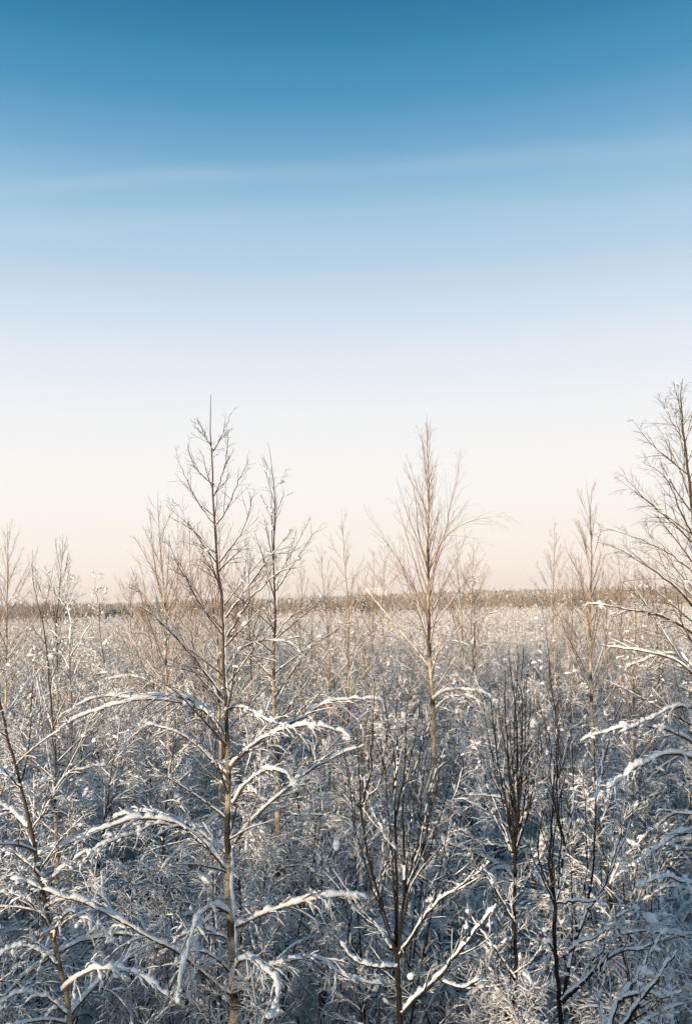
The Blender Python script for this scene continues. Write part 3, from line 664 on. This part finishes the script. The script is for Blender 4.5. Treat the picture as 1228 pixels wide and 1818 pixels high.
# ============================ thicket kinds
def proto(kind, seed, fine=1.0, far=False):
    """returns dict name -> Geo: trunk, crown, snow of one young tree, base at the origin"""
    rng = np.random.default_rng(seed)
    gt, gc, gs = Geo(), Geo(), Geo()
    rt = .0017 if not far else .004
    if kind == 'birch':
        H = rng.uniform(3.0, 4.1); n = 12; z = np.linspace(0, 1, n)
        lean = rng.normal(0, .12, 2)
        P = np.stack([lean[0] * z**2 * H + rng.normal(0, .012, n), lean[1] * z**2 * H + rng.normal(0, .012, n), H * z], -1)[None]
        P[0, 0, :2] = 0
        R = (.020 * (1 - z) ** .8 + rt)[None]
        k, al, l, up = int(24 * fine), (lambda t: 62 - 30 * t), (lambda t, pl: .95 * (1.05 - t) ** .7 + 0 * pl), (lambda t: -1.5 + 1.8 * t)
    elif kind == 'bowed':
        L = rng.uniform(3.4, 4.4); n = 14; s = np.linspace(0, 1, n)
        th = np.radians(88 - 150 * s ** 1.7 * rng.uniform(.75, 1)); az = rng.uniform(0, 6.28)
        dx = np.cumsum(np.cos(th)) * L / n; dz = np.cumsum(np.sin(th)) * L / n
        dx -= dx[0]; dz -= dz[0]
        P = np.stack([dx * np.cos(az), dx * np.sin(az), dz], -1)[None] + np.concatenate([np.zeros((1,1,3)), rng.normal(0, .012, (1, n-1, 3))], 1)
        R = (.018 * (1 - s) ** .8 + rt)[None]
        k, al, l, up = int(22 * fine), (lambda t: 50 + 0 * t), (lambda t, pl: .75 * (1.1 - .7 * t) + 0 * pl), (lambda t: -1.4 + 0 * t)
    else:  # many-stemmed willow / alder
        q = rng.integers(5, 8); n = 10; s = np.linspace(0, 1, n)
        P = np.empty((q, n, 3)); R = np.empty((q, n))
        for i_ in range(q):
            L = rng.uniform(2.3, 3.7) * (.85 if kind == 'willow' else 1); az = rng.uniform(0, 6.28)
            spread = rng.uniform(.15, .5) if kind == 'willow' else rng.uniform(.05, .22)
            bend = rng.uniform(.3, 1.6) if kind == 'willow' else rng.uniform(-.1, .2)
            D = np.array([np.cos(az) * spread * 1.3, np.sin(az) * spread * 1.3, 1.])
            p = np.array([rng.normal(0, .06), rng.normal(0, .06), 0.]); P[i_, 0] = p
            for j_ in range(1, n):
                D = D / np.linalg.norm(D) + np.array([np.cos(az), np.sin(az), -.6]) * bend * (j_ / n) / n * 2.6 + rng.normal(0, .03, 3)
                D /= np.linalg.norm(D); p = p + D * L / n; P[i_, j_] = p
            R[i_] = .011 * (1 - s) ** .8 + rt
        k = int((8 if kind == 'willow' else 7) * fine)
        al, l = (lambda t: 42 + 0 * t), (lambda t, pl: .55 * (1.1 - .6 * t) + 0 * pl)
        up = (lambda t: -.9 + 0 * t) if kind == 'willow' else (lambda t: .1 + 0 * t)
    tubes(gt, P, R, 5)
    far_k = .72 if far else (1.15 if fine == 1.0 else 1.0)
    am = {'birch': .028, 'bowed': .038, 'willow': .034, 'alder': .018}[kind] * far_k
    snow(gs, P, R, am * 1.25, rng, 6, 1, gap=.1)
    P1, R1 = spawn(rng, P, R, k, .22, .98, al, 9, l, 7, up, .05, .6, .007, rt, golden=kind == 'birch', flat=.2)
    tubes(gc, P1, R1, 4)
    snow(gs, P1, R1, am, rng, 4, 1, hmin=.3, gap=.12)
    k2 = max(3, int(7 * fine))
    P2, R2 = spawn(rng, P1, R1, k2, .15, .98, 42, 12, lambda t, pl: .34 * pl * (1.1 - .5 * t) + .06, 5, -.35 if kind != 'alder' else .25, .05, .7, .0035, rt * .8, flat=.4)
    tubes(gc, P2, R2, 3)
    snow(gs, P2, R2, am * .42, rng, 4, 0, hmin=.3, gap=.2, keep=.9)
    if fine > .7:
        P3, R3 = spawn(rng, P2, R2, 5, .2, 1, 38, 12, lambda t, pl: .5 * pl + .04, 4, -.2 if kind != 'alder' else .25, .05, .8, .0026, rt * .7, flat=.3)
        tubes(gc, P3, R3, 3)
        snow(gs, P3, R3, am * .30, rng, 4, 0, hmin=.35, gap=.15, keep=.9 if fine == 1.0 else .6)
    A_ = P2.reshape(-1, 3); nl = int((13 if kind != 'alder' else 8) * fine)
    idx = rng.integers(0, len(A_), nl); T_ = tangents(P2).reshape(-1, 3)
    if fine > .7:
        B_ = P3.reshape(-1, 3); i3 = rng.integers(0, len(B_), 110); T3 = tangents(P3).reshape(-1, 3)
        lumps(gs, B_[i3] + np.array([0, 0, .006]), .011 * rng.uniform(.5, 1.8, 110), rng, tmpl=ICO0, T=T3[i3])
    else:
        i3 = rng.integers(0, len(A_), 60)
        lumps(gs, A_[i3], .024 * rng.uniform(.5, 1.7, 60), rng, tmpl=ICO0, T=T_[i3])
    lumps(gs, A_[idx] + np.array([0, 0, .01]), (.024 if not far else .04) * rng.uniform(.5, 1.7, nl), rng, tmpl=ICO1 if not far else ICO0, T=T_[idx])
    return gt, gc, gs

KINDS = [('birch', 'birch_sapling', 'birch sapling', M_TWIG), ('bowed', 'bowed_sapling', 'birch sapling', M_TWIG),
         ('willow', 'willow_bush', 'bush', M_DARK), ('alder', 'alder_bush', 'bush', M_DARK)]
protos = []
for ki, (kd, nm, ct, bm) in enumerate(KINDS):
    for v in range(3 if kd in ('birch', 'willow') else 2):
        gt, gc, gs = proto(kd, 100 + ki * 10 + v)
        protos.append((ki, gt.mesh('trunk', [bm]), gc.mesh('crown', [bm]), gs.mesh('snow', [M_SNOW])))

# (nearest first) jittered grid over the field in view, nearest first
rng = np.random.default_rng(77)
pts = []
sp = .74
for yy in np.arange(5.0, 60, sp):
    for xx in np.arange(-.40 * yy - 1.6, .40 * yy + 1.6, sp):
        pts.append((xx + rng.uniform(-.36, .36), yy + rng.uniform(-.36, .36)))
pts.sort(key=lambda p: p[1] * 1.0 + .15 * abs(p[0]))
near = pts[:300]; rest = pts[300:]
MARKS = [(60, 'at the left edge'), (190, 'left of the large birch'), (340, 'under left arching limbs'), (450, 'beside the large birch'), (540, 'beside the slim birch'),
         (650, 'left of V-shaped alder'), (780, 'behind V-shaped alder'), (870, 'left of broom-like alder'), (960, 'behind broom-like alder'), (1080, 'behind the forked alder'), (1e9, 'under right-edge birch')]
ROWS = [(7.3, 'in front'), (10.5, 'in near scrub'), (14.5, 'mid-scrub'), (20, 'farther back'), (1e9, 'far back')]
LOOK = {'birch': 'upright snowy birch sapling', 'bowed': 'snow-bowed birch sapling', 'willow': 'spreading snow-buried bush', 'alder': 'upright dark-stemmed bush'}
GRP = {'birch': 'upright birch saplings in the thicket', 'bowed': 'snow-bowed birch saplings in the thicket', 'willow': 'spreading snowy bushes in the thicket', 'alder': 'upright dark bushes in the thicket'}
book = {}
for i_, (x, y) in enumerate(near):
    q = rng.choice(4, p=[.30, .24, .28, .18]); cand = [p_ for p_ in protos if p_[0] == q]; ki, mt, mc, ms = cand[rng.integers(len(cand))]
    kd, nm, ct, _ = KINDS[ki]
    z = float(gh(x, y))
    s = rng.uniform(.72, 1.08)
    if y < 6.5: s *= .72
    elif y < 8: s *= .85
    sx = CX + x / y * FPX
    size = 'short ' if s < .82 else ('tall ' if s > .97 else '')
    lb = size + LOOK[kd].replace('sapling', 'sapling' if not size else 'sapling') + ' ' + next(t for lim, t in ROWS if y < lim) + ' ' + next(t for lim, t in MARKS if sx < lim)
    r_ = root(nm, (x, y, z), lb, ct, GRP[kd]); book.setdefault(lb, []).append((sx, r_))
    r_.rotation_euler = (0, 0, rng.uniform(0, 6.28)); r_.scale = (s * 1.05, s * 1.05, s)
    link('trunk', mt, r_); link('crown', mc, r_); link('snow', ms, r_)

for lb, L_ in book.items():                  # several alike in one place: tell them apart from left to right
    L_.sort(key=lambda t: t[0])
    od = {2: ['left one of two', 'right one of two'], 3: ['leftmost of three', 'middle of three', 'rightmost of three'],
          4: ['leftmost of four', 'second of four', 'third of four', 'rightmost of four']}.get(len(L_))
    if od:
        for (sx, r_), t_ in zip(L_, od): r_['label'] = lb + ', ' + t_
    elif len(L_) > 4:
        for k_, (sx, r_) in enumerate(L_): r_['label'] = lb + ', ' + ('leftmost of several' if k_ == 0 else 'rightmost of several' if k_ == len(L_) - 1 else ['second','third','fourth','fifth','sixth','seventh'][min(k_ - 1, 5)] + ' from left')

# ------------------------------------------------------------------ instanced masses
def instancer(name, meshes, pos, idx, rot, scl, label, cat):
    c = bpy.data.collections.new(name + '_kinds')
    for k_, me in enumerate(meshes):
        c.objects.link(bpy.data.objects.new('%s_%02d' % (name, k_), me))
    me = bpy.data.meshes.new(name); n = len(pos)
    me.vertices.add(n); me.vertices.foreach_set('co', np.asarray(pos, np.float32).ravel())
    for an, ty, va in (('rz', 'FLOAT', rot), ('sc', 'FLOAT', scl), ('ix', 'INT', idx)):
        at_ = me.attributes.new(an, ty, 'POINT'); at_.data.foreach_set('value', np.asarray(va))
    o = link(name, me); tag(o, label, cat, kind='stuff')
    ng = bpy.data.node_groups.new(name, 'GeometryNodeTree')
    ng.interface.new_socket('Geometry', in_out='INPUT', socket_type='NodeSocketGeometry')
    ng.interface.new_socket('Geometry', in_out='OUTPUT', socket_type='NodeSocketGeometry')
    nn = ng.nodes.new; l = ng.links.new
    gi, go, iop, ci = nn('NodeGroupInput'), nn('NodeGroupOutput'), nn('GeometryNodeInstanceOnPoints'), nn('GeometryNodeCollectionInfo')
    ci.inputs[0].default_value = c; ci.inputs['Separate Children'].default_value = True; ci.inputs['Reset Children'].default_value = True
    def na_(nme, ty):
        x_ = nn('GeometryNodeInputNamedAttribute'); x_.data_type = ty; x_.inputs[0].default_value = nme; return x_
    r1, s1, i1 = na_('rz', 'FLOAT'), na_('sc', 'FLOAT'), na_('ix', 'INT')
    cx = nn('ShaderNodeCombineXYZ'); l(r1.outputs[0], cx.inputs[2])
    l(gi.outputs[0], iop.inputs['Points']); l(ci.outputs[0], iop.inputs['Instance']); iop.inputs['Pick Instance'].default_value = True
    l(i1.outputs[0], iop.inputs['Instance Index']); l(cx.outputs[0], iop.inputs['Rotation']); l(s1.outputs[0], iop.inputs['Scale'])
    l(iop.outputs[0], go.inputs[0])
    md = o.modifiers.new('scatter', 'NODES'); md.node_group = ng
    return o

def merged(gt, gc, gs, bm, name):
    g = Geo()
    for src, mi in ((gt, 0), (gc, 0), (gs, 1)):
        for V in src.v: pass
        off = g.n
        g.v += src.v; g.th += src.th; g.n += src.n
        g.f += [(F + off, mi) for F, _ in src.f]; g.t += [(F + off, mi) for F, _ in src.t]
    return g.mesh(name, [bm, M_SNOW])
farmesh = []
for ki, (kd, nm, ct, bm) in enumerate(KINDS):
    for v in range(2):
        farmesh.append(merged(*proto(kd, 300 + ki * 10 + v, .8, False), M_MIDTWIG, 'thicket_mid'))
nm_ = len(farmesh)
for ki, (kd, nm, ct, bm) in enumerate(KINDS):
    for v in range(2):
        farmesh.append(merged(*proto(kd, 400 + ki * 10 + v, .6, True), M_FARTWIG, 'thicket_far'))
rng = np.random.default_rng(5150)
pos, idx = [], []
for x, y in rest: pos.append((x, y)); idx.append(rng.integers(nm_))
for yy in np.arange(60, 235, 1.25):
    w_ = .68 * yy + 3
    for xx in np.arange(-w_, w_, 1.25):
        pos.append((xx + rng.uniform(-.6, .6), yy + rng.uniform(-.6, .6))); idx.append(nm_ + rng.integers(8))
# the thicket goes on beside and behind the viewpoint
for _ in range(2500):
    an = rng.uniform(0, 6.28); r = 6 + 60 * rng.random() ** .7
    x, y = r * math.sin(an), r * math.cos(an)
    if y > 3 and abs(x) < .42 * y + 2.2: continue
    if abs(x) < 2 and y > -5: continue
    pos.append((x, y)); idx.append(rng.integers(nm_))
pos = np.array(pos); z = gh(pos[:, 0], pos[:, 1])
sc_ = rng.uniform(.72, 1.1, len(pos)) * (1 + .12 * np.sin(pos[:, 0] * .11 + pos[:, 1] * .07))
sc_ = sc_ * np.where(rng.random(len(pos)) < .07, rng.uniform(1.2, 1.5, len(pos)), 1)
instancer('thicket', farmesh, np.column_stack([pos, z]), np.array(idx, np.int32), rng.uniform(0, 6.28, len(pos)), sc_,
          'dense snow-covered thicket of young trees filling the plain to the far forest', 'thicket')

# far belt trees: bare brown birches
def far_birch(seed):
    rng = np.random.default_rng(seed); g = Geo()
    z = np.linspace(0, 1, 8); H = 8
    P = np.stack([rng.normal(0, .06, 8), rng.normal(0, .06, 8), H * z], -1)[None]; R = (.07 * (1 - z) + .02)[None]
    tubes(g, P, R, 5)
    P1, R1 = spawn(rng, P, R, 26, .2, .98, lambda t: 45 - 20 * t, 8, lambda t, pl: 2.6 * (1.05 - t) ** .7 + 0 * pl, 6, lambda t: .3 + 0 * t, .05, .6, .03, .012, golden=True)
    tubes(g, P1, R1, 3)
    P2, R2 = spawn(rng, P1, R1, 8, .15, 1, 35, 12, lambda t, pl: .4 * pl + .1, 4, .2, .08, .8, .018, .010)
    tubes(g, P2, R2, 3)
    gs = Geo(); snow(gs, P1, R1, .04, rng, 4, 0, hmin=.4, keep=.45); snow(gs, P2, R2, .03, rng, 4, 0, hmin=.5, keep=.25)
    off = g.n; g.v += gs.v; g.th += gs.th; g.n += gs.n; g.f += [(F + off, 1) for F, _ in gs.f]
    return g.mesh('far_birch', [M_FARTWIG, M_SNOW])
def pine(seed, dark=True, snowy=.5):
    """small snow-hung conifer: trunk and a crown of drooping needled boughs with snow pads"""
    rng = np.random.default_rng(seed); gt, gc, gs = Geo(), Geo(), Geo()
    H = 7.0; z = np.linspace(0, 1, 8)
    P = np.stack([rng.normal(0, .04, 8), rng.normal(0, .04, 8), H * z], -1)[None]; R = (.1 * (1 - z) + .01)[None]
    tubes(gt, P, R, 6)
    P1, R1 = spawn(rng, P, R, 70, .08, .99, lambda t: 82 - 30 * t, 8, lambda t, pl: 1.9 * (1.03 - t) ** .85 + 0 * pl, 5, lambda t: -.5 + .7 * t, .06, .6, .03, .012, golden=True)
    tubes(gc, P1, R1 * 1.5, 3)
    n1 = 26
    B = P1.reshape(-1, 3); ii = rng.integers(len(P1), size=70 * n1); tt = rng.uniform(.25, 4, 70 * n1)
    a0 = tt.astype(int).clip(0, 3); f = (tt - a0)[:, None]
    C = P1[ii, a0] * (1 - f) + P1[ii, a0 + 1] * f + rng.normal(0, .12, (len(ii), 3))
    D = rng.normal(0, 1, (len(ii), 3)); D[:, 2] *= .45; D /= np.linalg.norm(D, axis=1, keepdims=True)
    E = np.cross(D, rng.normal(0, 1, D.shape)); E /= np.linalg.norm(E, axis=1, keepdims=True)
    s1 = rng.uniform(.12, .26, (len(ii), 1))
    V = np.stack([C - D * s1, C + E * s1 * .45, C + D * s1, C - E * s1 * .45], 1).reshape(-1, 3)
    gc.add(V, np.arange(len(V)).reshape(-1, 4))
    k = rng.random(len(C)) < snowy * .5
    lumps(gs, C[k] + np.array([0, 0, .05]), .13 * rng.uniform(.4, 1.5, k.sum()), rng, tmpl=ICO0)
    snow(gs, P1, R1, .12, rng, 4, 0, hmin=.3, keep=snowy)
    return gt, gc, gs
# individual dark conifers of the far belt, left and centre
rng = np.random.default_rng(808)
PN = [tuple(g_.mesh(nm2, [m_]) for g_, nm2, m_ in zip(pine(900 + v, snowy=.22), ('trunk', 'crown', 'snow'), (M_DARK, M_NEEDLE, M_SNOW))) for v in range(4)]
CB = {}
def conifer(px, d, hgt, label, group):
    p = at(px, 1075, d); x, y = p[0], p[1]; v = PN[rng.integers(4)]
    r_ = root('conifer_tree', (x, y, float(gh(x, y))), label, 'conifer', group)
    s = hgt / 7; r_.scale = (s * 1.25, s * 1.25, s); r_.rotation_euler = (0, 0, rng.uniform(0, 6.28))
    for nm2, me in zip(('trunk', 'crown', 'snow'), v): link(nm2, me, r_)
    CB.setdefault(group, []).append((px, hgt, r_))
cbook = []
for px in np.arange(96, 300, 9):
    conifer(px + rng.uniform(-4, 4), rng.uniform(225, 250), rng.uniform(4.0, 6.0) * (.8 if 150 < px < 175 else 1), 'snow-dusted dark conifer in the row under the horizon at the left', 'dark conifers under the horizon at the left')
for px in list(np.arange(575, 660, 11)) + [700, 730, 742]:
    conifer(px + rng.uniform(-4, 4), rng.uniform(230, 260), rng.uniform(4.0, 6.5), 'snow-dusted conifer in the belt under the horizon near the white building', 'conifers under the horizon in the middle')
for px in list(np.arange(930, 1180, 21)):
    conifer(px + rng.uniform(-8, 8), rng.uniform(240, 290), rng.uniform(4.5, 7.0), 'snow-dusted conifer in the belt under the horizon at the right', 'conifers under the horizon at the right')

ORD = ['first', 'second', 'third', 'fourth', 'fifth', 'sixth', 'seventh', 'eighth', 'ninth', 'tenth', 'eleventh', 'twelfth']
for gk, L_ in CB.items():
    L_.sort(key=lambda t: t[0]); m_ = len(L_)
    mh = sorted(t[1] for t in L_)
    for k_, (px, hg, r_) in enumerate(L_):
        sz_ = 'tall ' if hg > mh[2 * m_ // 3] else ('low ' if hg < mh[m_ // 3] else '')
        w_ = ORD[k_] + ' from the left' if k_ < 12 else ORD[m_ - 1 - k_] + ' from the right'
        r_['label'] = sz_ + 'snow-dusted conifer, ' + w_ + ' among ' + gk.replace('the horizon', 'horizon').replace('at the', 'at')
pm = []
for v in range(3):
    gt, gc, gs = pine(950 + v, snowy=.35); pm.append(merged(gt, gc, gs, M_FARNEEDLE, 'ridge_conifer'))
fb = [far_birch(970 + v) for v in range(4)]
pos, idx, scl = [], [], []
def belt(y0, y1, n, kinds, s0, s1, wid=.75):
    for _ in range(n):
        y = y0 + (y1 - y0) * rng.random(); x = rng.uniform(-1, 1) * wid * y
        pos.append((x, y)); idx.append(rng.choice(kinds)); scl.append(rng.uniform(s0, s1) * (1 + .13 * math.sin(x / 41 + 2) * math.sin(x / 17 + y / 60) + .05 * math.sin(x / 7)))
instmeshes = fb + pm
belt(232, 300, 2400, [0, 1, 2, 3], .42, .75)
belt(300, 430, 3500, [0, 1, 2, 3], .55, .95)
belt(430, 700, 5500, [0, 1, 2, 3, 4, 5, 6], .8, 1.35)
belt(700, 1350, 25000, [4, 5, 6, 4, 5, 6, 0, 1], 1.3, 1.55)
pos = np.array(pos); z = gh(pos[:, 0], pos[:, 1])
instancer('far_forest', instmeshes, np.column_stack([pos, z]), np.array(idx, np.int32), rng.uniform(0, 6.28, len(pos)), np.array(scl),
          'low tan forest ridge of bare birches and snowy conifers along the horizon', 'forest')

# unseen trees added behind the viewpoint to shade the foreground
rng = np.random.default_rng(12)
pos, idx, scl = [], [], []
for _ in range(100):
    y = rng.uniform(-34, -13); x = rng.uniform(-75, 22)
    k_ = rng.integers(5); pos.append((x, y)); idx.append(k_); scl.append(rng.uniform(.85, 1.25) if k_ < 4 else rng.uniform(.9, 1.3))
pos = np.array(pos); z = gh(pos[:, 0], pos[:, 1])
instancer('added_shade_trees', fb + pm[:1], np.column_stack([pos, z]), np.array(idx, np.int32), rng.uniform(0, 6.28, len(pos)), np.array(scl),
          'unseen birches and conifers added behind the viewpoint to shade the foreground', 'wood')

# ------------------------------------------------------------------ long white building on the horizon
def boxg(g, x0, x1, y0, y1, z0, z1, mi=0):
    V = np.array([(x, y, z) for z in (z0, z1) for y in (y0, y1) for x in (x0, x1)], float)
    g.add(V, np.array([(0,2,3,1),(4,5,7,6),(0,1,5,4),(2,6,7,3),(0,4,6,2),(1,3,7,5)]), None, mi)
pb = at(667, 1054, 1000); gz = float(gh(pb[0], pb[1]))
top = at(667, 1045, 1000)[2] - gz
rb_ = root('white_building', (pb[0], pb[1], gz), 'long low white building glinting on the horizon left of the sunlit birch', 'building')
g = Geo(); boxg(g, -11, 11, 0, 12, 0, top); link('wall', g.mesh('wall', [M_WALL], smooth=False), rb_)
g = Geo(); boxg(g, -11.4, 11.4, -.4, 12.4, top, top + .5); link('roof', g.mesh('roof', [M_ROOF], smooth=False), rb_)
g = Geo(); boxg(g, -.6, .6, -.04, .06, 0, 1.0); wm = g.mesh('window', [M_PANE], smooth=False)
for k_ in range(6):
    o = link('window', wm, rb_, (-9 + k_ * 3.6, 0, top - 2.0))

# ------------------------------------------------------------------ winter air
g = Geo(); boxg(g, -1500, 1500, -120, 1700, -2.0, 42.0)
hm = bpy.data.materials.new('winter_air'); hm.use_nodes = True; ht_ = hm.node_tree; ht_.nodes.clear()
ho = ht_.nodes.new('ShaderNodeOutputMaterial'); hv = ht_.nodes.new('ShaderNodeVolumePrincipled')
hv.inputs['Color'].default_value = (.95, .93, .92, 1); hv.inputs['Density'].default_value = .00028; hv.inputs['Anisotropy'].default_value = .0
ht_.links.new(hv.outputs[0], ho.inputs['Volume'])
tag(link('haze', g.mesh('haze', [hm], smooth=False)), 'thin pale winter haze over the far forest', 'haze', kind='stuff')
